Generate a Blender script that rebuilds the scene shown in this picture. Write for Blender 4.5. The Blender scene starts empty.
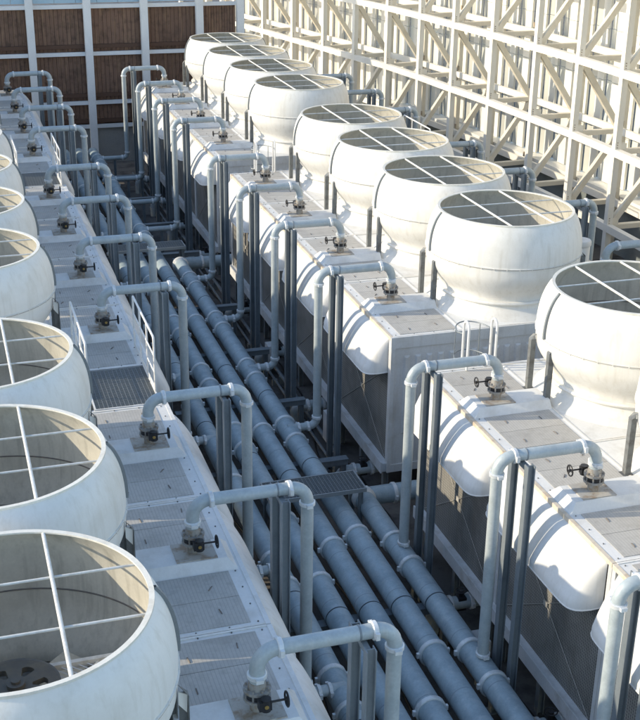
import bpy, bmesh, math, random
from mathutils import Vector, Matrix
random.seed(7)
PI = math.pi
sc = bpy.context.scene
col = sc.collection
G = -4.7                      # ground level (z = 0 is the collar on top of each valve)

# ------------------------------------------------------------------ helpers
class MB:
    """collects shapes, builds ONE mesh object"""
    def __init__(s): s.v = []; s.f = []; s.m = []
    def face(s, pts, mi=0):
        n = len(s.v); s.v += [tuple(p) for p in pts]; s.f.append(tuple(range(n, n+len(pts)))); s.m.append(mi)
    def raw(s, vs, fs, mi=0):
        n = len(s.v); s.v += [tuple(p) for p in vs]
        for f in fs: s.f.append(tuple(i+n for i in f)); s.m.append(mi)
    def box(s, x0, x1, y0, y1, z0, z1, mi=0):
        vs = [(x0,y0,z0),(x1,y0,z0),(x1,y1,z0),(x0,y1,z0),(x0,y0,z1),(x1,y0,z1),(x1,y1,z1),(x0,y1,z1)]
        s.raw(vs, [(0,3,2,1),(4,5,6,7),(0,1,5,4),(1,2,6,5),(2,3,7,6),(3,0,4,7)], mi)
    def beam(s, p, q, w, h, up=(0,0,1), mi=0):
        p = Vector(p); q = Vector(q); d = (q-p).normalized(); u = Vector(up)
        a = d.cross(u)
        if a.length < 1e-4: a = d.cross(Vector((0,1,0)))
        a.normalize(); b = a.cross(d).normalized()
        vs = []
        for c in (p, q):
            for sa, sb in ((-1,-1),(1,-1),(1,1),(-1,1)): vs.append(c+a*sa*w/2+b*sb*h/2)
        s.raw(vs, [(0,1,2,3),(7,6,5,4),(0,4,5,1),(1,5,6,2),(2,6,7,3),(3,7,4,0)], mi)
    def tube(s, pts, r, n=14, caps=True, mi=0):
        pts = [Vector(p) for p in pts]; rings = []
        t0 = (pts[1]-pts[0]).normalized()
        a = t0.cross(Vector((0,0,1)))
        if a.length < 1e-3: a = t0.cross(Vector((0,1,0)))
        a.normalize()
        base = len(s.v)
        for i, p in enumerate(pts):
            if i == 0: t = t0
            elif i == len(pts)-1: t = (pts[i]-pts[i-1]).normalized()
            else: t = ((pts[i]-pts[i-1]).normalized()+(pts[i+1]-pts[i]).normalized()).normalized()
            a = (a - t*a.dot(t)).normalized(); b = t.cross(a)
            rr = r[i] if isinstance(r, (list, tuple)) else r
            for k in range(n):
                th = 2*PI*k/n; s.v.append(tuple(p+(a*math.cos(th)+b*math.sin(th))*rr))
        for i in range(len(pts)-1):
            for k in range(n):
                k2 = (k+1) % n
                s.f.append((base+i*n+k, base+i*n+k2, base+(i+1)*n+k2, base+(i+1)*n+k)); s.m.append(mi)
        if caps:
            s.f.append(tuple(base+k for k in reversed(range(n)))); s.m.append(mi)
            s.f.append(tuple(base+(len(pts)-1)*n+k for k in range(n))); s.m.append(mi)
    def lathe(s, prof, c=(0,0), n=64, mi=0, a0=0, a1=2*PI):
        base = len(s.v); full = abs(a1-a0-2*PI) < 1e-6; m = n if full else n+1
        for r, z in prof:
            for k in range(m):
                th = a0+(a1-a0)*k/n; s.v.append((c[0]+r*math.cos(th), c[1]+r*math.sin(th), z))
        for i in range(len(prof)-1):
            for k in range(n):
                k2 = (k+1) % m
                s.f.append((base+i*m+k, base+i*m+k2, base+(i+1)*m+k2, base+(i+1)*m+k)); s.m.append(mi)
    def cyl(s, p, q, r, n=16, mi=0): s.tube([p, q], r, n, True, mi)
    def hcol(s, x, y, z0, z1, w, d, t=0.012, mi=0):
        # H section, flanges face +-x ; web along x
        s.box(x-d/2, x-d/2+t, y-w/2, y+w/2, z0, z1, mi)
        s.box(x+d/2-t, x+d/2, y-w/2, y+w/2, z0, z1, mi)
        s.box(x-d/2+t, x+d/2-t, y-t/2, y+t/2, z0, z1, mi)
    def build(s, name, mats, parent=None, dz=0.0, smooth=True, angle=32, fix=True):
        me = bpy.data.meshes.new(name)
        vs = [(x, y, z-dz) for x, y, z in s.v] if dz else s.v
        me.from_pydata(vs, [], s.f)
        if not isinstance(mats, (list, tuple)): mats = [mats]
        for m in mats: me.materials.append(m)
        me.polygons.foreach_set('material_index', s.m)
        if fix:
            bm = bmesh.new(); bm.from_mesh(me); bmesh.ops.recalc_face_normals(bm, faces=bm.faces); bm.to_mesh(me); bm.free()
        if smooth:
            me.polygons.foreach_set('use_smooth', [True]*len(me.polygons))
            me.set_sharp_from_angle(angle=math.radians(angle))
        me.update()
        o = bpy.data.objects.new(name, me); col.objects.link(o)
        if parent: o.parent = parent
        return o

def tag(o, label=None, cat=None, group=None, kind=None):
    if label: o['label'] = label
    if cat: o['category'] = cat
    if group: o['group'] = group
    if kind: o['kind'] = kind
    return o
def empty(name, loc=(0,0,0), rz=0):
    o = bpy.data.objects.new(name, None); col.objects.link(o); o.location = loc; o.rotation_euler = (0,0,rz); o.empty_display_size = .3
    return o
def copy_tree(o, parent=None):
    c = o.copy(); col.objects.link(c)
    if parent: c.parent = parent
    for ch in [k for k in bpy.data.objects if k.parent == o]: copy_tree(ch, c)
    return c
def arc(c, r, a0, a1, n=8, plane='xz'):
    out = []
    for i in range(n+1):
        a = a0+(a1-a0)*i/n
        if plane == 'xz': out.append((c[0]+r*math.cos(a), c[1], c[2]+r*math.sin(a)))
        else: out.append((c[0]+r*math.cos(a), c[1]+r*math.sin(a), c[2]))
    return out
ORD = ['', 'first', 'second', 'third', 'fourth', 'fifth', 'sixth', 'seventh', 'eighth', 'ninth', 'tenth', 'eleventh', 'twelfth']

# ------------------------------------------------------------------ materials
def mat(name, base, rough=.5, metal=0.0, dirt=None, dscale=2.0, damt=.4, streak=None, samt=.3, fine=.06, bump=0.0, bscale=40, rnd=0.03, spec=.4, dlo=.48, dhi=.68):
    m = bpy.data.materials.new(name); m.use_nodes = True
    nt = m.node_tree; N = nt.nodes; L = nt.links
    b = N['Principled BSDF']; b.inputs['Roughness'].default_value = rough; b.inputs['Metallic'].default_value = metal
    b.inputs['Specular IOR Level'].default_value = spec
    geo = N.new('ShaderNodeNewGeometry')
    cur = None
    rgb = N.new('ShaderNodeRGB'); rgb.outputs[0].default_value = (*base, 1); cur = rgb.outputs[0]
    def noise(scale, det=4, vec=None, sc3=None):
        n = N.new('ShaderNodeTexNoise'); n.inputs['Scale'].default_value = scale; n.inputs['Detail'].default_value = det; n.inputs['Roughness'].default_value = .6
        if sc3:
            mp = N.new('ShaderNodeMapping'); mp.inputs['Scale'].default_value = sc3; L.new(geo.outputs['Position'], mp.inputs['Vector']); L.new(mp.outputs[0], n.inputs['Vector'])
        else: L.new(geo.outputs['Position'], n.inputs['Vector'])
        return n.outputs['Fac']
    def ramp(f, lo, hi, amt):
        r = N.new('ShaderNodeMapRange'); r.inputs['From Min'].default_value = lo; r.inputs['From Max'].default_value = hi; r.inputs['To Min'].default_value = 0; r.inputs['To Max'].default_value = amt
        L.new(f, r.inputs['Value']); return r.outputs[0]
    def mix(f, c2, bt='MIX'):
        nonlocal cur
        x = N.new('ShaderNodeMix'); x.data_type = 'RGBA'; x.blend_type = bt
        if isinstance(f, (int, float)): x.inputs['Factor'].default_value = f
        else: L.new(f, x.inputs['Factor'])
        L.new(cur, x.inputs['A'])
        if isinstance(c2, tuple): x.inputs['B'].default_value = (*c2, 1)
        else: L.new(c2, x.inputs['B'])
        cur = x.outputs['Result']
    if dirt: mix(ramp(noise(dscale), dlo, dhi, damt), dirt)
    if streak: mix(ramp(noise(1.0, 5, sc3=(9, 9, .7)), .5, .75, samt), streak)
    if fine:
        f = noise(26, 3); r = N.new('ShaderNodeMapRange'); r.inputs['To Min'].default_value = 1-fine*2; r.inputs['To Max'].default_value = 1+fine*2; L.new(f, r.inputs['Value'])
        v = N.new('ShaderNodeVectorMath'); v.operation = 'SCALE'; L.new(cur, v.inputs[0]); L.new(r.outputs[0], v.inputs['Scale']); cur = v.outputs[0]
    if rnd:
        oi = N.new('ShaderNodeObjectInfo'); r = N.new('ShaderNodeMapRange'); r.inputs['To Min'].default_value = 1-rnd*2; r.inputs['To Max'].default_value = 1+rnd; L.new(oi.outputs['Random'], r.inputs['Value'])
        v = N.new('ShaderNodeVectorMath'); v.operation = 'SCALE'; L.new(cur, v.inputs[0]); L.new(r.outputs[0], v.inputs['Scale']); cur = v.outputs[0]
    L.new(cur, b.inputs['Base Color'])
    rr = N.new('ShaderNodeMapRange'); rr.inputs['To Min'].default_value = max(.05, rough-.12); rr.inputs['To Max'].default_value = min(1, rough+.15); L.new(noise(5), rr.inputs['Value']); L.new(rr.outputs[0], b.inputs['Roughness'])
    if bump:
        bp = N.new('ShaderNodeBump'); bp.inputs['Strength'].default_value = bump; bp.inputs['Distance'].default_value = .01; L.new(noise(bscale, 3), bp.inputs['Height']); L.new(bp.outputs[0], b.inputs['Normal'])
    m['cur'] = 1
    return m
def lines(m, axis, period, width, colour, amt, coords='Object', second=None):
    """adds thin periodic lines (grooves, slats, mesh wires) over the base colour"""
    nt = m.node_tree; N = nt.nodes; L = nt.links; b = N['Principled BSDF']
    src = b.inputs['Base Color'].links[0].from_socket
    tc = N.new('ShaderNodeTexCoord'); sp = N.new('ShaderNodeSeparateXYZ'); L.new(tc.outputs[coords], sp.inputs[0])
    masks = []
    for ax, per, wd in [(axis, period, width)]+([second] if second else []):
        if ax == 'D':
            ad = N.new('ShaderNodeMath'); ad.operation = 'ADD'; L.new(sp.outputs['Y'], ad.inputs[0]); L.new(sp.outputs['Z'], ad.inputs[1]); o = ad.outputs[0]
        else: o = sp.outputs[ax]
        d = N.new('ShaderNodeMath'); d.operation = 'DIVIDE'; d.inputs[1].default_value = per; L.new(o, d.inputs[0])
        fr = N.new('ShaderNodeMath'); fr.operation = 'FRACT'; L.new(d.outputs[0], fr.inputs[0])
        lt = N.new('ShaderNodeMath'); lt.operation = 'LESS_THAN'; lt.inputs[1].default_value = wd; L.new(fr.outputs[0], lt.inputs[0]); masks.append(lt.outputs[0])
    f = masks[0]
    if len(masks) == 2:
        mx = N.new('ShaderNodeMath'); mx.operation = 'MAXIMUM'; L.new(masks[0], mx.inputs[0]); L.new(masks[1], mx.inputs[1]); f = mx.outputs[0]
    ml = N.new('ShaderNodeMath'); ml.operation = 'MULTIPLY'; ml.inputs[1].default_value = amt; L.new(f, ml.inputs[0])
    x = N.new('ShaderNodeMix'); x.data_type = 'RGBA'; L.new(ml.outputs[0], x.inputs['Factor']); L.new(src, x.inputs['A']); x.inputs['B'].default_value = (*colour, 1)
    L.new(x.outputs['Result'], b.inputs['Base Color'])
    return m

M = {}
M['frp'] = mat('white_fibreglass', (.75,.735,.69), .5, dirt=(.60,.57,.50), dscale=1.3, damt=.45, streak=(.52,.48,.40), samt=.4, fine=.02, bump=.05, bscale=14)
M['hood'] = mat('white_hood', (.74,.735,.71), .55, dirt=(.60,.57,.51), dscale=1.1, damt=.5, streak=(.50,.46,.38), samt=.4, fine=.02, bump=.06, bscale=9)
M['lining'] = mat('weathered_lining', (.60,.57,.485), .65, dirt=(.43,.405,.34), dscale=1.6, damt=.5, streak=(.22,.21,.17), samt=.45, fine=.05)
M['rim'] = mat('rim_paint', (.72,.70,.63), .5, dirt=(.5,.46,.38), dscale=5, damt=.4)
M['rod'] = mat('grille_rod', (.66,.66,.63), .45, dirt=(.4,.37,.32), dscale=7, damt=.5)
M['dark'] = mat('dark_gasket', (.05,.06,.07), .6)
M['gasket'] = mat('grey_gasket', (.38,.37,.35), .6)
M['black'] = mat('black_cast_iron', (.02,.02,.022), .4)
M['wallin'] = mat('dark_interior', (.035,.035,.033), .8)
M['deckw'] = mat('deck_white', (.72,.72,.70), .45, dirt=(.5,.48,.43), dscale=2.5, damt=.45, fine=.04)
M['panel'] = mat('deck_panel_grey', (.475,.46,.425), .5, dirt=(.31,.29,.255), dscale=1.9, damt=.55, streak=(.24,.22,.19), samt=.35, fine=.05, rnd=.06, dlo=.52, dhi=.75)
lines(M['panel'], 'X', .05, .22, (.33,.32,.30), .6)
M['rib'] = mat('grey_rib', (.22,.24,.25), .5)
M['hub'] = mat('dark_pulley', (.15,.14,.12), .5, .3, dirt=(.22,.19,.14), dscale=5, damt=.6)
M['handle'] = mat('dark_handle', (.16,.15,.14), .6, dirt=(.25,.2,.15), dscale=12, damt=.6)
M['trim'] = mat('edge_trim', (.66,.58,.47), .55, dirt=(.42,.30,.18), dscale=5, damt=.6)
M['plate'] = mat('stained_plate', (.42,.40,.36), .6, dirt=(.22,.14,.07), dscale=6, damt=.75)
M['casing'] = mat('casing_panel', (.60,.61,.61), .5, dirt=(.4,.38,.34), dscale=1.5, damt=.4, streak=(.35,.31,.26), samt=.3)
M['screen'] = mat('fill_screen', (.34,.33,.30), .7, dirt=(.18,.17,.15), dscale=1.2, damt=.8, streak=(.20,.17,.12), samt=.4)
lines(M['screen'], 'D', .055, .38, (.06,.06,.06), .85, second=('Y', .05, .3))
M['rail'] = mat('base_rail_paint', (.66,.67,.67), .45, dirt=(.42,.39,.34), dscale=3, damt=.55)
M['wire'] = mat('brace_wire', (.42,.40,.36), .5)
M['galv'] = mat('galvanised_post', (.21,.24,.26), .45, .15, dirt=(.14,.16,.18), dscale=2.2, damt=.5, streak=(.36,.35,.31), samt=.3)
M['stay'] = mat('weathered_stay', (.17,.18,.18), .6, .2, dirt=(.09,.085,.08), dscale=7, damt=.7)
M['pipe'] = mat('galvanised_pipe', (.42,.472,.485), .45, .1, dirt=(.29,.335,.355), dscale=4.0, damt=.55, streak=(.56,.55,.50), samt=.4, fine=.07, bump=.06, dlo=.42, dhi=.7)
M['header'] = mat('header_pipe_zinc', (.345,.425,.46), .48, .08, dirt=(.22,.28,.315), dscale=3.0, damt=.6, streak=(.56,.58,.57), samt=.35, fine=.08, bump=.07, bscale=20, dlo=.42, dhi=.7)
lines(M['header'],'Y',1.45,.014,(.20,.225,.245),.55)
M['collar'] = mat('coupling_zinc', (.70,.72,.72), .45, .2, dirt=(.46,.46,.45), dscale=9, damt=.5)
M['valve'] = mat('valve_body', (.34,.33,.31), .5, .3, dirt=(.25,.17,.09), dscale=14, damt=.7)
M['brass'] = mat('brass_cap', (.45,.30,.10), .35, .7)
M['railing'] = mat('white_railing', (.72,.72,.70), .45)
M['grate'] = mat('walkway_grate', (.28,.30,.31), .5, .3)
M['truss'] = mat('truss_paint', (.76,.725,.645), .5, dirt=(.62,.565,.47), dscale=.8, damt=.35, fine=.02)
M['truss_shaded'] = mat('truss_paint_shaded', (.69,.64,.535), .5, dirt=(.50,.44,.34), dscale=1.2, damt=.45, fine=.02)  # same truss paint, shade mixed in as darker beige for unlit members
M['bolt'] = mat('rusty_bolt', (.34,.28,.21), .7, dirt=(.2,.14,.09), dscale=8, damt=.8)
M['clad'] = mat('white_cladding', (.74,.73,.68), .45, dirt=(.6,.58,.52), dscale=.6, damt=.3, fine=.02)
M['glass'] = mat('grey_glass', (.60,.61,.57), .35, dirt=(.50,.52,.50), dscale=.5, damt=.5, fine=.0, rnd=.12)
M['parapet'] = mat('grey_parapet', (.20,.23,.24), .7, dirt=(.14,.16,.17), dscale=1, damt=.5)
M['wood'] = mat('brown_planks', (.19,.112,.078), .7, dirt=(.08,.048,.034), dscale=4, damt=.8, streak=(.32,.20,.12), samt=.8, fine=.08, rnd=.08)
M['woodrail'] = mat('brown_beam', (.11,.06,.04), .7)
M['whitepost'] = mat('white_post', (.74,.76,.77), .5, dirt=(.6,.6,.6), dscale=1.5, damt=.3)
M['bluepanel'] = mat('pale_blue_panel', (.36,.50,.58), .5)
M['concrete'] = mat('grey_concrete', (.30,.30,.29), .85, dirt=(.19,.18,.17), dscale=.7, damt=.7, fine=.08)
M['floor'] = mat('roof_floor_concrete', (.15,.138,.125), .9, dirt=(.045,.043,.042), dscale=1.4, damt=.85, fine=.1)

# ------------------------------------------------------------------ ground
g = MB(); g.face([(-160,-160,G),(200,-160,G),(200,200,G),(-160,200,G)])
tag(g.build('ground', M['floor'], smooth=False, fix=False), kind='structure')

# ------------------------------------------------------------------ cooling tower cell (valve side = local +x, z in scene heights)
def make_tower():
    root = empty('cooling_tower', (0,0,G))
    B = lambda mb, name, m, **k: mb.build(name, m, root, dz=G, **k)
    # casing: hollow dark core box + floor
    b = MB(); b.box(-3.20,3.20,-1.79,1.79,-3.60,-.70); B(b,'casing',M['wallin'],smooth=False)
    for sx in (-1,1):
        r = MB()
        r.box(*(sorted((sx*3.22,sx*3.44))), -1.795,1.795,-3.80,-3.60); r.box(*(sorted((sx*3.44,sx*3.47))), -1.795,1.795,-3.83,-3.57)
        B(r,'base_rail',M['rail'],smooth=False)
        s = MB(); s.face([(sx*3.30,-1.74,-3.598),(sx*3.30,1.74,-3.598),(sx*3.30,1.74,-.72),(sx*3.30,-1.74,-.72)]); B(s,'fill_screen',M['screen'],smooth=False)
        w = MB(); w.cyl((sx*3.315,-1.6,-3.55),(sx*3.315,1.6,-1.4),.006,6); w.cyl((sx*3.318,1.6,-3.55),(sx*3.318,-1.6,-1.4),.006,6)
        w.box(*(sorted((sx*3.31,sx*3.335))),-.06,.06,-2.52,-2.43)
        B(w,'brace_wire',M['wire'])
        for sy in (-1,1):
            c = MB(); c.box(*(sorted((sx*3.21,sx*3.345))), *(sorted((sy*1.70,sy*1.795))), -3.598,-.69); B(c,'corner_post',M['casing'],smooth=False)
        for yy in (-1.5,0,1.5):
            l = MB(); l.hcol(sx*3.25,yy,G,-3.83,.12,.12); B(l,'leg',M['galv'],smooth=False)
        # bulging hood
        h = MB(); ny, nz = 36, 14; vs = []; fs = []
        for j in range(nz+1):
            t = j/nz; z = -.685-.84*t
            t2 = min(1,t/.86); pr = .52*t2+.48*math.sqrt(max(0,1-(1-t2)**2))
            for i in range(ny+1):
                u = -1+2*i/ny; u = math.copysign(1-(1-abs(u))**1.6, u) if abs(u) > 0 else 0
                e = max(0,1-abs(u)**16)**.5
                zz = z + (.05*(1-e) if t > .5 else 0)*(t-.5)*2
                vs.append((sx*(3.325+.50*pr*e), u*1.64, zz))
        for j in range(nz):
            for i in range(ny):
                a = j*(ny+1)+i; fs.append((a,a+1,a+ny+2,a+ny+1))
        h.raw(vs, fs)
        bot = vs[nz*(ny+1):]; inner = [(sx*3.22,p[1],p[2]) for p in bot]
        n = len(bot); h.raw([(p[0]-sx*.004,p[1],p[2]) for p in bot]+inner, [(i,i+1,n+i+1,n+i) for i in range(n-1)])
        h.tube([(p[0],p[1],p[2]) for p in bot],.013,6)
        B(h,'hood',M['hood'],angle=50)
        t = MB(); t.box(*(sorted((sx*3.285,sx*3.352))),-1.793,1.793,-.688,-.612); B(t,'edge_trim',M['trim'],smooth=False)
        # valve cover strip, trapezoid section, sloped outer end
        c = MB(); z0, z1 = -.622,-.47
        xs = (1.72,3.26); v = []
        for x, e in ((xs[0],0),(xs[1],.13)):
            v += [(sx*x,-.39,z0),(sx*x,.39,z0),(sx*(x-e),.27,z1),(sx*(x-e),-.27,z1)]
        c.raw(v, [(0,1,2,3),(7,6,5,4),(0,4,5,1),(1,5,6,2),(2,6,7,3),(3,7,4,0)])
        B(c,'valve_cover',M['deckw'],smooth=False)
        p = MB(); p.box(*(sorted((sx*2.40,sx*2.99))),-.25,.25,-.471,-.452); B(p,'stained_plate',M['plate'],smooth=False)
        for (y0,y1) in ((-1.69,-1.055),(-1.045,-.405),(.405,1.045),(1.055,1.69)):
            d = MB(); d.box(*(sorted((sx*1.80,sx*3.10))),y0,y1,-.625,-.609); pn = B(d,'deck_panel',M['panel'],smooth=False)
            for hx in (2.12,2.80):
                k = MB(); a = random.uniform(.9,1.9); cx, cy = sx*hx+random.uniform(-.05,.05), (y0+y1)/2+random.uniform(-.1,.1)
                ca, sa = math.cos(a), math.sin(a)
                k.tube([(cx-.06*ca,cy-.06*sa,-.611),(cx-.045*ca,cy-.045*sa,-.600),(cx+.045*ca,cy+.045*sa,-.600),(cx+.06*ca,cy+.06*sa,-.611)],.008,6)
                k.build('panel_handle',M['handle'],pn,dz=G)
        for (yy) in (.14*sx,-.59*sx):
            s = MB(); x = sx*1.76
            s.box(*(sorted((x,x+sx*.012))),yy-.045,yy+.055,-.62,.40)
            s.box(*(sorted((x,x-sx*.09))),yy+.043,yy+.055,-.62,.40)
            s.raw([(x+sx*.012,yy-.055,.40),(x+sx*.012,yy+.055,.40),(x-sx*.11,yy+.055,.52),(x-sx*.06,yy-.03,.50)],[(0,1,2,3)])
            s.box(*(sorted((x-sx*.13,x+sx*.06))),yy-.08,yy+.08,-.62,-.604)
            B(s,'stay_post',M['stay'],smooth=False)
            # white gusset that ties stay to the stack flange
            q = MB(); q.raw([(x,yy-.01,.40),(x-sx*.01,yy-.01,.16),(x-sx*.10,yy-.01,.28),(x-sx*.10,yy-.01,.45),(x,yy+.01,.40),(x-sx*.01,yy+.01,.16),(x-sx*.10,yy+.01,.28),(x-sx*.10,yy+.01,.45)],[(0,1,2,3),(4,5,6,7),(0,1,5,4),(1,2,6,5),(2,3,7,6),(3,0,4,7)])
            B(q,'stay_gusset',M['frp'],smooth=False)
    d = MB(); d.box(-3.285,3.285,-1.793,1.793,-.69,-.62); B(d,'deck',M['deckw'],smooth=False)
    sm = MB()
    for y in (-1.793,1.76): sm.box(-3.28,3.28,y,y+.033,-.62,-.606)
    sm.box(-1.72,-1.68,-1.76,1.76,-.62,-.606); sm.box(1.68,1.72,-1.76,1.76,-.62,-.606)
    for sx in (-1,1):
        for i in range(9): y = -1.7+3.4*i/8; sm.cyl((sx*3.2,y,-.62),(sx*3.2,y,-.607),.012,6,1)
        for y in (-1.745,1.745):
            for x in (1.9,2.35,2.8): sm.cyl((sx*x,y,-.62),(sx*x,y,-.602),.011,6,1)
    B(sm,'deck_seam',[M['frp'],M['stay']],smooth=False)
    # fan stack
    prof_up = [(1.515,1.475),(1.60,1.36),(1.665,1.22),(1.715,1.05),(1.742,.88),(1.754,.72),(1.75,.60)]
    prof_lo = [(1.75,.575),(1.748,.46),(1.73,.31),(1.655,.15),(1.55,.01),(1.465,-.10),(1.425,-.19),(1.415,-.25)]
    def dense(p, k=4):
        out = []
        for i in range(len(p)-1):
            p0 = p[max(0,i-1)]; p1 = p[i]; p2 = p[i+1]; p3 = p[min(len(p)-1,i+2)]
            for j in range(k):
                t = j/k
                out.append(tuple(.5*((2*p1[a])+(-p0[a]+p2[a])*t+(2*p0[a]-5*p1[a]+4*p2[a]-p3[a])*t*t+(-p0[a]+3*p1[a]-3*p2[a]+p3[a])*t**3) for a in (0,1)))
        return out+[p[-1]]
    s = MB(); s.lathe(dense(prof_up,3),n=96); s.lathe(dense(prof_lo,3),n=96)
    s.lathe([(1.415,-.25),(1.49,-.255),(1.51,-.29),(1.49,-.325),(1.43,-.335)],n=96)
    s.lathe([(1.43,-.335),(1.455,-.42),(1.53,-.50),(1.63,-.56),(1.72,-.621)],n=96)
    st = B(s,'fan_stack',M['frp'],angle=24)
    f = MB(); f.lathe([(1.74,.606),(1.772,.604),(1.772,.592),(1.74,.592)],n=96)
    for k in range(40): a = 2*PI*(k+.5)/40; f.cyl((1.765*math.cos(a),1.765*math.sin(a),.56),(1.765*math.cos(a),1.765*math.sin(a),.614),.008,6)
    f.build('seam_flange',M['frp'],st,dz=G)
    f = MB(); f.lathe([(1.74,.591),(1.768,.591),(1.768,.574),(1.74,.574)],n=96); f.build('seam_gasket',M['gasket'],st,dz=G)
    for az in (178,358):
        a = math.radians(az); rb = MB(); pts = dense(prof_up,2)
        ca, sa = math.cos(a), math.sin(a); v = []; w = .022
        for r, z in pts:
            for rr, tt in ((r-.005,-w),(r+.045,-w),(r+.045,w),(r-.005,w)): v.append((rr*ca-tt*sa, rr*sa+tt*ca, z))
        fs = []
        for i in range(len(pts)-1):
            for k in range(4): fs.append((i*4+k,i*4+(k+1)%4,i*4+4+(k+1)%4,i*4+4+k))
        rb.raw(v,fs); rb.build('stack_rib',M['rib'],st,dz=G)
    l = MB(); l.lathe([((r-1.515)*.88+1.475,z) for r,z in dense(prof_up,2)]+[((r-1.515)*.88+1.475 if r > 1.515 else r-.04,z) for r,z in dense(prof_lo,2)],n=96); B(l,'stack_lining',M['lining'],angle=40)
    l = MB(); l.lathe([(1.69,.60),(1.672,.595),(1.672,.58),(1.69,.575)],n=96); B(l,'lining_seam',M['handle'])
    r = MB(); r.lathe([(1.47,1.475),(1.47,1.495),(1.53,1.498),(1.53,1.468),(1.50,1.46),(1.47,1.475)],n=96); B(r,'rim',M['rim'])
    for x in (-.5,.5):
        L = math.sqrt(1.5**2-x*x); b = MB(); b.cyl((x,-L,1.47),(x,L,1.47),.023,10); B(b,'grille_bar',M['rod'])
    for y in (-.49,.49):
        L = math.sqrt(1.5**2-y*y); b = MB(); b.cyl((-L,y,1.435),(L,y,1.435),.016,8); B(b,'grille_rod',M['rod'])
    # fan hub with round holes, blades, mesh guard
    hb = MB(); R, n = .46, 48
    for k in range(6):
        a0 = k*PI/3; hc = (.26*math.cos(a0), .26*math.sin(a0))
        # wedge sector with a hole: connect hole ring to sector outline
        outl = []
        for j in range(12): a = a0-PI/6+PI/3*j/11; outl.append((R*math.cos(a),R*math.sin(a)))
        inn = [( .10*math.cos(a0+PI/6-PI/3*j/11), .10*math.sin(a0+PI/6-PI/3*j/11)) for j in range(12)]
        loop = outl+inn; m_ = len(loop); hole = []
        for p in loop:
            aa = math.atan2(p[1]-hc[1],p[0]-hc[0]); hole.append((hc[0]+.085*math.cos(aa),hc[1]+.085*math.sin(aa)))
        vs = [(x,y,.45) for x,y in loop]+[(x,y,.45) for x,y in hole]+[(x,y,.38) for x,y in hole]
        hb.raw(vs,[(i,(i+1)%m_,m_+(i+1)%m_,m_+i) for i in range(m_)]+[(m_+i,m_+(i+1)%m_,2*m_+(i+1)%m_,2*m_+i) for i in range(m_)])
    hb.lathe([(.46,.45),(.48,.46),(.48,.36),(.44,.36)],n=48); hb.cyl((0,0,.30),(0,0,.50),.10,20); hb.cyl((0,0,.50),(0,0,.53),.05,12)
    B(hb,'fan_hub',M['hub'])
    bd = MB()
    for k in range(4):
        a = k*PI/2+.9; ca, sa = math.cos(a), math.sin(a); v = []
        for rr, hw, tl in ((.3,.13,.09),(.8,.2,.06),(1.2,.17,.035)):
            for t in (-1,1): v.append((rr*ca-t*hw*sa, rr*sa+t*hw*ca, .02+t*tl))
        bd.raw(v,[(0,1,3,2),(2,3,5,4)])
    B(bd,'fan_blade',M['lining'])
    gd = MB(); gd.beam((.3,.42,.3),(1.62,.42,.3),.06,.08); gd.beam((.3,-.42,.3),(1.62,-.42,.3),.06,.08)
    for i in range(-3,15):
        x = .42+i*.095
        for sg in (0,1):
            x0, x1 = (x,x+.8) if sg == 0 else (x+.8,x)
            y0, y1 = -.4,.4
            # clip to 0.42..1.6
            t0, t1 = 0., 1.
            for lim, s_ in ((.42,1),(1.6,-1)):
                fa, fb = s_*(x0-lim), s_*(x1-lim)
                if fa < 0 and fb < 0: t0 = 2
                elif fa < 0: t0 = max(t0, fa/(fa-fb))
                elif fb < 0: t1 = min(t1, fa/(fa-fb))
            if t0 < t1: gd.cyl((x0+(x1-x0)*t0,y0+(y1-y0)*t0,.3),(x0+(x1-x0)*t1,y0+(y1-y0)*t1,.3),.008,4)
    B(gd,'fan_guard',M['rod'])
    fl = MB(); fl.lathe([(0.01,-.30),(1.25,-.30)],n=48); B(fl,'fan_floor',M['stay'])
    return root

def end_panel(root, sy):
    """ribbed closing wall of the outermost cell of a group (local)"""
    e = MB(); y = sy*1.797
    e.box(-3.345,3.345,*(sorted((y,y+sy*.03))),-3.62,-.86)
    e.box(-3.35,3.35,*(sorted((y,y+sy*.06))),-.86,-.61)
    e.box(-3.35,-3.26,*(sorted((y+sy*.03,y+sy*.065))),-3.80,-.86); e.box(3.26,3.35,*(sorted((y+sy*.03,y+sy*.065))),-3.80,-.86)
    e.box(-3.26,3.26,*(sorted((y,y+sy*.06))),-3.80,-3.62)
    x = -3.0
    while x < 3.0:
        e.raw([(x-.07,y+sy*.03,-2.9),(x+.07,y+sy*.03,-2.9),(x+.07,y+sy*.03,-1.05),(x-.07,y+sy*.03,-1.05),(x-.035,y+sy*.065,-2.86),(x+.035,y+sy*.065,-2.86),(x+.035,y+sy*.065,-1.09),(x-.035,y+sy*.065,-1.09)],
              [(0,1,5,4),(1,2,6,5),(2,3,7,6),(3,0,4,7),(4,5,6,7)])
        x += .26
    return e.build('end_panel',M['casing'],root,dz=G,smooth=False)

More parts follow.
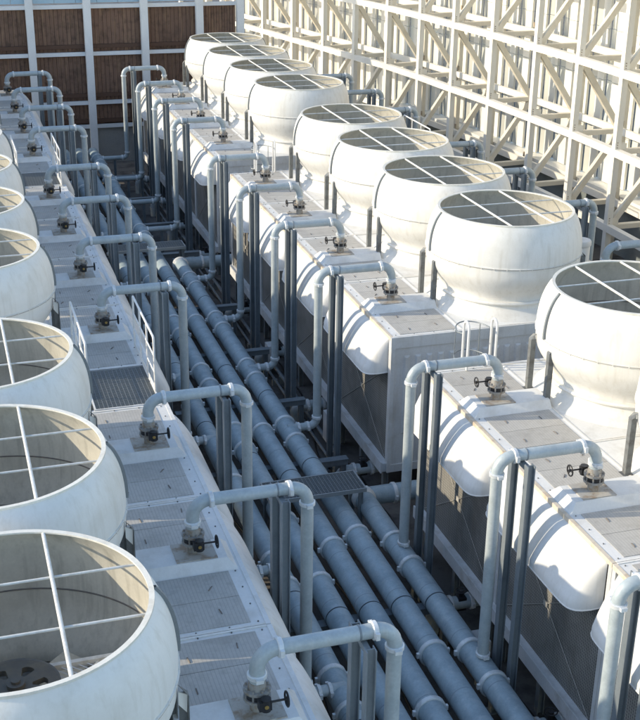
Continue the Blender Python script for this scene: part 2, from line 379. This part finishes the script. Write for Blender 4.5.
XL, XR = .18, 12.0
yR = {1:11.23,2:14.83,3:18.43,4:23.97,5:27.57,6:31.17,7:34.77,8:40.35,9:43.95,10:47.55,11:51.15}
yL = {1:11.20,2:14.80,3:18.40,4:23.92,5:27.52,6:31.12,7:34.72,8:40.08,9:43.68,10:47.28,11:50.88}
LOCN = {1:'first in front of the cage ladder gap, nearest', 2:'', 3:''}
def where(i, row):
    near = {3:'just before the first gap', 2:'second before the first gap', 1:'third before the first gap',
            4:'first beyond the first gap', 5:'second beyond the first gap', 6:'third beyond the first gap', 7:'last before the far gap',
            8:'first beyond the far gap', 9:'third from the plank wall', 10:'second from the plank wall', 11:'nearest the plank wall'}
    return near[i]
proto = make_tower()
towers = []
first = True
for row, X, ys, rz in (('left',XL,yL,0),('right',XR,yR,PI)):
    for i, y in ys.items():
        o = proto if first else copy_tree(proto); first = False
        o.location = (X,y,G); o.rotation_euler = (0,0,rz)
        tag(o, f"white round fan tower in the {row} row, {where(i,row)}", 'cooling tower', f'cooling towers of the {row} row')
        towers.append((o,row,i))
for o,row,i in towers:
    s = 1 if row == 'left' else -1
    if i in (4,8): end_panel(o, -s)
    if i in (3,7,11): end_panel(o, s)
    if row == 'left':                      # the left row's edge angles are still painted white
        for q in o.children:
            if q.name.startswith('edge_trim'): q.material_slots[0].link = 'OBJECT'; q.material_slots[0].material = M['deckw']

# ------------------------------------------------------------------ riser pipes with valves (local +x away from tower)
def ring(mb, p, axis, r=.119, w=.065, ear=True):
    p = Vector(p); a = Vector(axis).normalized()
    mb.tube([p-a*w/2, p-a*w*.36, p+a*w*.36, p+a*w/2],[r-.012,r,r,r-.012],20)
    if ear:
        side = a.cross(Vector((0,1,0)))
        s = Vector((0,-1,0))
        if abs(a.y) > .9: s = Vector((1,0,0))
        for sg in (1,-1):
            c = p+s*sg*(r+.012); t = a.cross(s)
            mb.beam(c-t*.045, c+t*.045, .05, .05, up=tuple(a))
def make_riser(kind, length=0.0):
    root = empty('riser_pipe', (0,0,0))
    xv, xo, zt, r, er = 2.69, 4.39, .35, .094, .25
    pts = [(xv,0,-.10),(xv,0,zt-er)]+arc((xv+er,0,zt-er),er,PI,PI/2)[1:]+[(xo-er,0,zt)]+arc((xo-er,0,zt-er),er,PI/2,0)[1:]
    zb = -3.36
    if kind == 'tee': pts += [(xo,0,-1.8),(xo,0,-3.40)]
    else: pts += [(xo,0,-1.8),(xo,0,zb+.2)]+arc((xo+.2,0,zb+.2),.2,PI,1.5*PI)[1:]+[(xo+length,0,zb)]
    p = MB(); p.tube(pts,r,20); pp = p.build('pipe',M['pipe'],root,dz=0)
    for q,ax in (((xv,0,.02),(0,0,1)),((xv+er+.02,0,zt),(1,0,0)),((xo-er-.02,0,zt),(1,0,0)),((xo,0,zt-er-.03),(0,0,1))):
        c = MB(); ring(c,q,ax); c.build('coupling',M['collar'],root)
    if kind == 'tee':
        c = MB(); ring(c,(xo,0,-3.24),(0,0,1)); c.build('coupling',M['collar'],root)
    else:
        for q,ax in (((xo,0,zb+.22),(0,0,1)),((xo+.22,0,zb),(1,0,0)),((xo+length-.26,0,zb),(1,0,0))):
            c = MB(); ring(c,q,ax); c.build('coupling',M['collar'],root)
        if length > 1:
            l = MB(); l.hcol(xo+.55,0,G,zb-r,.1,.1); l.build('prop',M['galv'],root,smooth=False)
    s = MB(); ring(s,(3.93,0,zt),(1,0,0),r=.101,w=.03,ear=False); s.build('strap',M['galv'],root)
    # valve
    v = MB(); v.cyl((xv,0,-.47),(xv,0,-.28),.088,18); v.cyl((xv,0,-.30),(xv,0,-.265),.165,24); v.cyl((xv,0,-.185),(xv,0,-.15),.165,24)
    v.tube([(xv,0,-.15),(xv,0,-.06)],[.115,.1],20)
    for k in range(8):
        a = k*PI/4+.2; v.cyl((xv+.138*math.cos(a),.138*math.sin(a),-.33),(xv+.138*math.cos(a),.138*math.sin(a),-.12),.014,6)
    vv = v.build('valve',M['valve'],root)
    w = MB(); w.cyl((xv,0,-.264),(xv,0,-.186),.145,24)
    w.beam((xv,-.14,-.225),(xv,-.26,-.225),.07,.07); w.cyl((xv+.04,-.25,-.30),(xv+.04,-.25,-.14),.062,14); w.box(xv-.05,xv+.1,-.30,-.20,-.28,-.16); w.cyl((xv+.1,-.25,-.2),(xv+.30,-.25,-.2),.014,8)
    w.build('valve_gearbox',M['black'],vv)
    hw = MB(); c0 = (xv+.29,-.25,-.2); R = .088
    hw.tube([(0,R*math.cos(2*PI*k/20),R*math.sin(2*PI*k/20)) for k in range(21)],.013,6,caps=False)
    for k in range(3):
        a = k*2*PI/3+.4; hw.cyl((0,0,0),(0,R*math.cos(a),R*math.sin(a)),.01,6)
    hw.cyl((-.02,0,0),(.02,0,0),.025,8)
    hw.build('handwheel',M['black'],vv).location = c0
    br = MB(); br.cyl((xv+.035,-.302,-.22),(xv+.035,-.316,-.22),.026,12); br.build('brass_cap',M['brass'],vv)
    return root
def place(proto, used, X, y, rz, label, cat, group):
    o = copy_tree(proto) if used.get(proto) else proto; used[proto] = True
    o.location = (X,y,o.location.z); o.rotation_euler = (0,0,rz); tag(o,label,cat,group)
    for q in o.children_recursive:
        if q.name.startswith('handwheel'): q.rotation_euler = (random.uniform(0,2),0,0)
    return o
P_left, P_tee, P_mid, P_far, P_out = make_riser('elbow',.66), make_riser('tee'), make_riser('elbow',.70), make_riser('elbow',1.30), make_riser('elbow',1.0)
used = {}
for i,y in yL.items(): place(P_left,used,XL,y,0,f"grey arched riser pipe of the left row, {where(i,'left')}",'pipe','riser pipes of the left row')
for i,y in yR.items():
    pr = P_tee if i < 4 else P_mid if i < 8 else P_far
    place(pr,used,XR,y,PI,f"grey arched riser pipe, right row, trench side, {where(i,'right')}",'pipe','riser pipes of the right row')
for i,y in yR.items():
    if 4 <= i <= 10: place(P_out,used,XR,y,0,f"grey arched pipe behind the right fans, {where(i,'right')}",'pipe','pipes behind the right row')

# pipe stands
def make_stand():
    root = empty('pipe_stand',(0,0,G)); x = 3.98
    for yy in (-.27,.27):
        p = MB(); p.hcol(x,yy,G,.30,.125,.125,.014); p.box(x-.1,x+.1,yy-.1,yy+.1,G,G+.015); p.build('post',M['galv'],root,dz=G,smooth=False)
    c = MB(); c.box(x-.035,x+.035,-.205,.205,.17,.25); c.build('cross_bar',M['galv'],root,dz=G,smooth=False)
    return root
st0 = make_stand()
for i,y in yL.items(): place(st0,used,XL,y,0,f"twin steel post stand of the left row, {where(i,'left')}",'pipe stand','twin post stands of the left row')
for i,y in yR.items(): place(st0,used,XR,y,PI,f"twin steel post stand, right row, trench side, {where(i,'right')}",'pipe stand','twin post stands of the right row')
for i,y in yR.items():
    if 4 <= i <= 10: place(st0,used,XR,y,0,f"twin steel post stand behind the right fans, {where(i,'right')}",'pipe stand','twin post stands behind the right row')

# ------------------------------------------------------------------ header pipes in the trench
def header(X, y0, y1, r, cpl, joints, label, z=-3.5, endcap=False, side=None):
    root = empty('header_pipe',(X,y0,z))
    p = MB(); p.tube([(0,0,0),(0,y1-y0,0)],r,28); p.build('pipe',M['header'],root)
    for y in cpl:
        c = MB(); ring(c,(0,y-y0,0),(0,1,0),r=r+.035,w=.09); c.build('coupling',M['collar'],root)
    for y in joints:
        j = MB(); j.tube([(0,y-y0-.012,0),(0,y-y0+.012,0)],r+.004,28); j.build('joint_band',M['dark'],root)
    if endcap:
        c = MB(); c.tube([(0,y1-y0-.14,0),(0,y1-y0-.10,0),(0,y1-y0+.02,0),(0,y1-y0+.06,0)],[r,r+.04,r+.04,r*.6],28); c.build('end_cap',M['collar'],root)
    tag(root,label,'pipe','header pipes along the trench floor')
    return root
def around(d, ids, e=.46): return [d[i]+s*e for i in ids for s in (-1,1)]
def every(a,b,s): 
    out=[]; 
    while a<b: out.append(a); a+=s
    return out
header(5.16,4,53,.215,around(yL,(1,2,3))+every(22,50,4.1),every(10.3,50,3.6),"leftmost large grey header pipe, running beside the left towers")
header(5.77,4,53,.222,[12.9]+around(yL,(4,5,6,7),.5)+[17.9,20.2],[16.8,22.9,30.1,38,45],"second large grey header pipe from the left in the trench")
header(6.38,4,53,.222,[14.05,19.0]+[24.2,31.5]+around(yR,(8,9,10,11)),[16.8,21.9,27.8,35],"long middle header pipe reaching the plank wall in the trench")
header(6.98,4,36.7,.222,[15.4,19.3]+around(yR,(4,5,6,7)),[16.8,22.3,26.0,33],"header pipe joined by the risers between the two gaps, capped at far end",endcap=True)
header(7.60,4,20.7,.212,around(yR,(1,2,3)),[16.75,13.0],"short right header pipe under the nearest right risers, capped at the gap",endcap=True)
h = header(17.39,6,53,.2,every(8,50,3.6),[],"header pipe behind the right towers below the truss")
# cross pipes that leave the ends of the headers
def cross(x0,x1,y,z,r,label):
    root = empty('cross_pipe',(x0,y,z))
    p = MB(); p.tube([(0,0,0),(x1-x0,0,0)],r,24); p.build('pipe',M['header'],root)
    for d in (.35,.95):
        c = MB(); ring(c,(d,0,0),(1,0,0),r=r+.03,w=.08); c.build('coupling',M['collar'],root)
    tag(root,label,'pipe','pipes crossing the group gaps')
cross(7.5,15.5,21.15,-3.75,.2,"large pipe crossing under the first gap from the right header")
cross(6.9,15.5,37.5,-3.75,.2,"large pipe crossing under the far gap of the right row")
# drain outlets from under the right towers
dr = empty('drain_pipe',(0,0,G))
p = MB(); p.tube([(9.0,0,-4.12),(8.05,0,-4.12)]+[(8.05-.18*math.sin(a*PI/16),0,-4.30+.18*math.cos(a*PI/16)) for a in range(1,9)]+[(7.87,0,G)],.13,18); p.build('pipe',M['pipe'],dr,dz=G)
for q in (8.62,8.2):
    c = MB(); ring(c,(q,0,-4.12),(1,0,0),r=.165,w=.07); c.build('flange',M['collar'],dr,dz=G)
w = MB(); w.cyl((8.42,0,-4.25),(8.42,0,-3.86),.05,10); w.box(8.34,8.5,-.1,.1,-4.25,-3.98); w.build('valve',M['black'],dr,dz=G)
hw = MB(); hw.tube([(8.42+.1*math.cos(2*PI*k/16),.1*math.sin(2*PI*k/16),-3.86) for k in range(17)],.012,6,caps=False); hw.build('handwheel',M['black'],dr,dz=G)
fst = True
for i,y in yR.items():
    if i <= 11:
        o = dr if fst else copy_tree(dr); fst = False
        o.location = (0,y-.95,G); tag(o,f"dark drain stub with flange under the right tower, {where(i,'right')}",'pipe','drain stubs under the right row')
# small service pipes and cable tray along the foot of the right towers
for X,z,r,lab in ((8.28,-4.45,.05,"thin dark service pipe along the foot of the right towers"),(8.08,-4.52,.035,"thinnest service pipe on the floor beside the right header"),(4.75,-4.2,.06,"thin service pipe along the foot of the left towers")):
    p = MB(); p.tube([(X,4,z),(X,53,z)],r,10)
    for y in every(5,52,2.7): p.box(X-.07,X+.07,y-.05,y+.05,G,z)
    tag(p.build('service_pipe',M['galv']),lab,'pipe')
for k,(X,am) in enumerate(((8.5,.10),(8.15,.16),(5.45,.12),(6.7,.10))):
    p = MB(); ph = k*1.7
    p.tube([(X+am*math.sin(y*.9+ph)+.05*math.sin(y*2.7),y,G+.03) for y in every(6,53,.35)],.022,6)
    tag(p.build('floor_cable',M['black']),["black cable by the right tower legs","black cable winding beside the thin service pipe","black cable on the floor between the left headers","black cable on the floor below the capped headers"][k],'cable')
# pipe racks
rk = empty('pipe_rack',(0,0,G))
b = MB(); b.box(4.75,8.0,-.07,.07,-3.86,-3.72); b.box(4.75,8.0,-.10,.10,-3.72,-3.705); b.build('beam',M['galv'],rk,dz=G,smooth=False)
for x in (4.85,6.38,7.9):
    l = MB(); l.hcol(x,0,G,-3.86,.12,.12); l.build('leg',M['galv'],rk,dz=G,smooth=False)
ry = [9.6,13.2,17.0,22.9,26.2,29.6,33.2,38.6,42.2,45.8,49.4]
for k,y in enumerate(ry):
    o = rk if k == 0 else copy_tree(rk); o.location = (0,y,G)
    tag(o,f"steel cross beam rack under the header pipes, {ORD[k+1]} from the near end",'pipe rack','racks under the header pipes')
# junction boxes standing in the trench
for x,y,w_,h_,lab in ((8.35,25.2,.25,.75,"pale grey junction box by the foot of the right towers, past the first gap"),(8.2,30.2,.2,.6,"small pale junction box deeper along the right tower feet"),(8.3,16.3,.22,.4,"low grey junction box beside the short right header pipe")):
    root = empty('junction_box',(x,y,G))
    b = MB(); b.box(-w_/2,w_/2,-.2,.2,.25,.25+h_); b.build('body',M['casing'],root,smooth=False)
    b = MB(); b.box(-w_/2+.03,w_/2-.03,-.225,-.2,.28,.22+h_); b.build('door',M['rail'],root,smooth=False)
    b = MB(); b.box(-.03,.03,-.03,.03,0,.25); b.build('stand',M['galv'],root,smooth=False)
    tag(root,lab,'junction box')

# ------------------------------------------------------------------ gratings, railings, ladders in the gaps
def grating(x0,x1,y0,y1,z,label,legs=True):
    root = empty('walkway_grating',(x0,y0,z)); W, D = x1-x0, y1-y0
    g = MB()
    n = int(D/.055)
    for i in range(n+1): g.box(0,W,D*i/n-.004,D*i/n+.004,-.035,0)
    n = int(W/.075)
    for i in range(n+1): g.box(W*i/n-.004,W*i/n+.004,0,D,-.033,-.006)
    g.build('bars',M['grate'],root,smooth=False); fm = M['grate'] if z < -2 else M['rail']
    f = MB()
    for a in ((-.03,0,0,D),(W,W+.03,0,D),(-.03,W+.03,-.03,0),(-.03,W+.03,D,D+.03)): f.box(*a,-.08,.006)
    f.build('frame',fm,root,smooth=False)
    if legs:
        for x in (.05,W-.05):
            for y in (.1,D-.1):
                l = MB(); l.hcol(x,y,G-z,-.04,.08,.08); l.build('leg',M['galv'],root,smooth=False)
    tag(root,label,'grating','walkway gratings')
grating(2.22,3.38,20.26,22.07,-.60,"deck level walkway grating in the first gap of the left row")
grating(2.22,3.38,36.57,38.23,-.60,"deck level walkway grating in the far gap of the left row")
grating(-3.3,2.10,20.26,22.07,-.60,"added sun-filtering grating between the left fans across the first gap")  # added to break up low sun that falls through the gap onto the headers
grating(14.2,15.3,20.28,22.12,-.60,"deck level grating behind the fans in the right row's first gap")
grating(14.2,15.3,36.62,38.5,-.60,"deck level grating behind the fans in the right row's far gap")
grating(5.5,7.45,20.2,20.95,-2.98,"low step-over grating above the trench pipes at the first gap")
grating(4.9,7.2,36.95,37.6,-2.98,"low step-over grating above the trench pipes at the far gap")
def railing(x, y0, y1, label):
    root = empty('guard_rail',(x,y0,-.6)); L = y1-y0
    t = MB(); t.tube([(0,0,0),(0,0,1.04)]+[(0,.06-.06*math.cos(a*PI/8),1.04+.06*math.sin(a*PI/8)) for a in range(1,5)]+[(0,L-.06,1.10)]+[(0,L-.06+.06*math.sin(a*PI/8),1.04+.06*math.cos(a*PI/8)) for a in range(1,5)]+[(0,L,0)],.022,10); t.build('top_rail',M['railing'],root)
    m = MB(); m.cyl((0,0,.72),(0,L,.72),.016,8); m.cyl((0,0,.38),(0,L,.38),.016,8); m.build('mid_rail',M['railing'],root)
    n = 3
    for i in range(1,n):
        p = MB(); p.cyl((0,L*i/n,0),(0,L*i/n,1.09),.02,8); p.build('post',M['railing'],root)
    k = MB(); k.box(-.006,.006,0,L,.0,.1); k.build('toe_board',M['railing'],root,smooth=False)
    tag(root,label,'railing','white walkway railings')
railing(3.40,20.75,23.1,"white railing on the trench side of the left row's first gap")
railing(2.15,20.75,23.1,"white railing on the fan side of the left row's first gap")
railing(3.40,36.4,38.8,"white railing on the trench side of the left row's far gap")
railing(2.15,36.4,38.8,"white railing on the fan side of the left row's far gap")
railing(15.3,20.0,22.4,"white railing behind the right fans at the first gap")
railing(15.3,36.4,38.8,"outer white railing behind the right fans at the far gap")
railing(14.5,36.4,38.8,"inner white railing behind the right fans at the far gap")
def ladder(xc, y, label):
    root = empty('cage_ladder',(xc,y,G)); ht = .38-G
    for sx in (-1,1):
        s = MB(); x = sx*.30
        s.tube([(x,0,0),(x,0,ht-.12)]+[(x,-.12+.12*math.cos(a*PI/6),ht-.12+.12*math.sin(a*PI/6)) for a in range(1,6)]+[(x,-.24,ht-.12),(x,-.24,-.6-G)],.026,10)
        s.build('stringer',M['railing'],root)
    r = MB(); z = .3
    while z < 4.0: r.cyl((-.30,0,z),(.30,0,z),.014,8); z += .3
    r.build('rungs',M['railing'],root)
    for k in range(5):
        z = 2.3+k*.62; c = MB()
        c.tube([(.30*math.cos(a)*1.25 if 0<a<PI else .3*math.cos(a), .02+.62*math.sin(a), z) for a in [PI*j/18 for j in range(19)]],.014,8)
        c.build('cage_hoop',M['galv'],root)
    for a in (PI*.25,PI*.5,PI*.75):
        c = MB(); c.cyl((.375*math.cos(a),.02+.62*math.sin(a),2.3),(.375*math.cos(a),.02+.62*math.sin(a),4.78),.011,8); c.build('cage_bar',M['galv'],root)
    tag(root,label,'ladder','cage ladders of the right row')
ladder(9.77,20.34,"white cage ladder rising in the right row's first gap")
ladder(9.77,36.7,"white cage ladder rising in the right row's far gap")
# lidded drum behind the fourth fan
root = empty('lidded_drum',(15.0,25.7,-.62))
d = MB(); d.lathe([(.0,.0),(.24,0),(.24,.46),(.23,.48)],n=32); d.build('drum',M['frp'],root)
d = MB(); d.lathe([(.255,.46),(.262,.48),(.262,.56),(.24,.60),(.0,.62)],n=32); d.build('lid',M['frp'],root)
tag(root,"small white lidded drum behind the first right fan past the gap",'drum')

# ------------------------------------------------------------------ far plank wall
WY = 56.0
root = empty('plank_wall',(0,WY,G))
B = lambda mb,name,m,**k: mb.build(name,m,root,dz=0,**k)
px_ = [-8.1,-5.6,-3.1,-.66,1.83,4.32,6.81,9.33,11.85]
zR = [2.33,.28,-1.9,-2.98]
def loc(mb,x0,x1,y0,y1,z0,z1): mb.box(x0,x1,y0,y1,z0-G,z1-G)
for a in range(len(px_)):
    x0 = px_[a]; x1 = px_[a+1] if a+1 < len(px_) else 13.6
    pl = MB(); n = 14; w = (x1-x0)/n
    for k in range(n):
        t = random.uniform(.0,.025)
        loc(pl,x0+k*w+.006,x0+(k+1)*w-.006,.10-t,.16,-2.9,2.30)
    pp = B(pl,'planks',M['wood'],smooth=False)
bk = MB(); loc(bk,-8.5,13.6,.16,.30,-2.95,2.33); B(bk,'backing',M['woodrail'],smooth=False)
for z in (.62,-1.55,-2.72):
    r = MB(); loc(r,-8.5,13.6,-.06,.06,z-.1,z+.06); B(r,'brown_beam',M['woodrail'],smooth=False)
for z in zR:
    r = MB(); loc(r,-8.5,13.9,-.12,.0,z-.08,z+.085); B(r,'white_beam',M['whitepost'],smooth=False)
for x in px_+[13.75]:
    p = MB(); loc(p,x-.16,x+.16,-.42,-.122,G,2.75); B(p,'post',M['whitepost'],smooth=False)
u = MB(); 
for k in range(24): loc(u,-8.5+k*.93+.01,-8.5+(k+1)*.93-.01,.02,.2,2.48,6.5)
B(u,'upper_panel',M['bluepanel'],smooth=False)
l = MB(); loc(l,-8.5,13.6,.05,.30,G,-2.97); B(l,'plinth',M['concrete'],smooth=False)
tag(root,"brown plank wall with white posts and beams closing the far end",'wall')

# ------------------------------------------------------------------ curved truss screen on the right
raw = [(16.94,63.48),(17.58,60.18),(18.24,57.13),(18.8,54.18),(19.39,51.45),(19.77,48.56),(20.03,45.62),(20.35,42.7),(20.54,39.5),(20.70,36.7),(20.72,33.89)]
near = [(20.72,30.95),(20.68,28.0),(20.6,25.1),(20.5,22.2),(20.4,19.3)]
far = [(16.2,66.8),(15.4,70.1),(14.5,73.3)]
pts = list(reversed(far))+raw+near          # from far to near
NP = [Vector((x,y,0)) for x,y in pts]
nrm = []
for i in range(len(NP)):
    t = NP[min(i+1,len(NP)-1)]-NP[max(0,i-1)]; t.normalize(); nrm.append(Vector((-t.y,t.x,0)) if -t.y > 0 else Vector((t.y,-t.x,0)))
LV = [-2.5,0,2.5,5.0,7.5,10.0]
root = empty('steel_truss',(NP[5].x,NP[5].y,G)); ro = Vector((NP[5].x,NP[5].y,0))
def Z(v,z): return (v.x-ro.x,v.y-ro.y,z-G)
DB = 1.95
back = [p+n*DB for p,n in zip(NP,nrm)]
ups = lambda i: tuple(nrm[i])
for i,(p,b) in enumerate(zip(NP,back)):
    m = MB(); m.beam(Z(p,G),Z(p,10.1),.21,.21,up=tuple(nrm[i])); tt = Vector((-nrm[i].y,nrm[i].x,0))
    for lv in LV:
        for sg in (-1,1):
            for dz_ in (.17,.25,.33): q = p+tt*sg*.11-nrm[i]*.03; m.beam(Z(q,lv+dz_-.015),Z(q,lv+dz_+.015),.03,.03,mi=1)
            q = p+tt*sg*.07+nrm[i]*.2; m.beam(Z(q,lv-.18),Z(q,lv+.30),.012,.26,up=tuple(nrm[i]))
    m.build('post',[M['truss'],M['bolt']],root,smooth=False)
    m = MB(); m.beam(Z(b,G),Z(b,10.1),.19,.19,up=tuple(nrm[i]))
    tt = Vector((-nrm[i].y,nrm[i].x,0))
    for lv in LV:
        for sg in (-1,1): q = b-nrm[i]*.13+tt*sg*.15; m.beam(Z(q,lv+.20),Z(q,lv+.38),.05,.10,mi=1)
    m.build('rear_post',[M['truss_shaded'],M['bolt']],root,smooth=False)
for lv in LV:
    f = MB(); k = MB()
    for i in range(len(NP)-1):
        f.beam(Z(NP[i]-nrm[i]*.02,lv),Z(NP[i+1]-nrm[i+1]*.02,lv),.215,.24)
        k.beam(Z(back[i]-nrm[i]*.16,lv+.03),Z(back[i+1]-nrm[i+1]*.16,lv+.03),.12,.24)
    f.build('front_chord',M['truss'],root,smooth=False); k.build('rear_chord',M['truss'],root,smooth=False)
for li,lv in enumerate(LV[:-1]):
    for i in range(len(NP)):
        p, b = NP[i], back[i]
        t = MB(); t.beam(Z(p+nrm[i]*.12,lv+.02),Z(b-nrm[i]*.2,lv+.02),.20,.16); t.build('tie_beam',M['truss_shaded'],root,smooth=False)
for li,lv in enumerate(LV[:-1]):
    for i in range(len(NP)):
        d = MB(); n_ = nrm[i]
        if li % 2 == 1: d.beam(Z(NP[i]+n_*.12,lv+2.38),Z(back[i]-n_*.2,lv+.14),.17,.20,up=(0,0,1))
        else: d.beam(Z(NP[i]+n_*.12,lv+.14),Z(back[i]-n_*.2,lv+2.38),.17,.20,up=(0,0,1))
        d.build('diagonal',M['truss_shaded'],root,smooth=False)
tag(root,"white two-layer steel truss curving behind the right towers",'truss')
# clad wall behind the truss
root = empty('clad_wall',(ro.x+2.2,ro.y,G)); r2 = Vector((ro.x+2.2,ro.y,0))
def Z2(v,z): return (v.x-r2.x,v.y-r2.y,z-G)
pan = [p+n*2.65 for p,n in zip(NP,nrm)]
for i in range(len(pan)-1):
    wp = MB(); gp = MB()
    for k in range(3):
        for u0,u1,mb,off in ((k/3,k/3+.15,wp,0),(k/3+.155,(k+1)/3-.005,gp,.14)):
            z = -2.3
            while z < 10:
                a = pan[i].lerp(pan[i+1],u0)+nrm[i]*off; b = pan[i].lerp(pan[i+1],u1)+nrm[i]*off
                mb.beam(Z2(a,z+.9),Z2(b,z+.9),.10,1.78); z += 1.8
    wp.build('white_panels',M['clad'],root,smooth=False); gp.build('glass_panels',M['glass'],root,smooth=False)
s = MB(); q = MB()
for i in range(len(pan)-1):
    s.beam(Z2(pan[i]-nrm[i]*.2,-2.43),Z2(pan[i+1]-nrm[i+1]*.2,-2.43),.75,.22)
    q.beam(Z2(pan[i]+nrm[i]*.1,(G-2.54)/2),Z2(pan[i+1]+nrm[i+1]*.1,(G-2.54)/2),.3,-2.54-G)
s.build('sill',M['clad'],root,smooth=False); q.build('parapet',M['parapet'],root,smooth=False)
tag(root,"tall wall of white and grey glass panels behind the truss",'wall')

# ------------------------------------------------------------------ light, sky, camera
w = bpy.data.worlds.new("World"); sc.world = w; w.use_nodes = True
nt = w.node_tree; bg = nt.nodes['Background']; sky = nt.nodes.new('ShaderNodeTexSky'); sky.sky_type = 'NISHITA'
sky.sun_disc = False; EL = math.radians(21.7); sun_az = (-.976,.215)
sky.sun_elevation = EL; sky.sun_rotation = math.atan2(sun_az[0],sun_az[1])
sky.air_density = 1.0; sky.dust_density = .6; sky.ozone_density = 1.1
nt.links.new(sky.outputs[0],bg.inputs[0]); bg.inputs[1].default_value = .15
ld = bpy.data.lights.new('sun','SUN'); ld.energy = 2.4; ld.angle = math.radians(.5); ld.color = (1.0,.87,.66)
lo = bpy.data.objects.new('sun',ld); col.objects.link(lo); lo.location = (-40,10,30)
dvec = Vector((-sun_az[0]*math.cos(EL),-sun_az[1]*math.cos(EL),-math.sin(EL)))
lo.rotation_euler = dvec.to_track_quat('-Z','Y').to_euler()

f, pitch, yaw, roll, H = 1213.107, 22.811, 17.737, .817, 2.456*3.6
p,y,r = map(math.radians,(pitch,yaw,roll))
fw = Vector((math.sin(y)*math.cos(p),math.cos(y)*math.cos(p),-math.sin(p))); rt = Vector((math.cos(y),-math.sin(y),0)); up = rt.cross(fw)
R = rt*math.cos(r)+up*math.sin(r); U = -rt*math.sin(r)+up*math.cos(r)
cd = bpy.data.cameras.new('camera'); co = bpy.data.objects.new('camera',cd); col.objects.link(co)
mt = Matrix((R,U,-fw)).transposed().to_4x4(); mt.translation = Vector((0,0,H)); co.matrix_world = mt
cd.sensor_fit = 'VERTICAL'; cd.sensor_height = 24; cd.lens = 24*f/720; cd.clip_end = 1000; cd.clip_start = .1
sc.camera = co
vs = sc.view_settings; vs.view_transform = 'Standard'; vs.look = 'None'; vs.gamma = 1; vs.use_curve_mapping = False; vs.exposure = 1.08
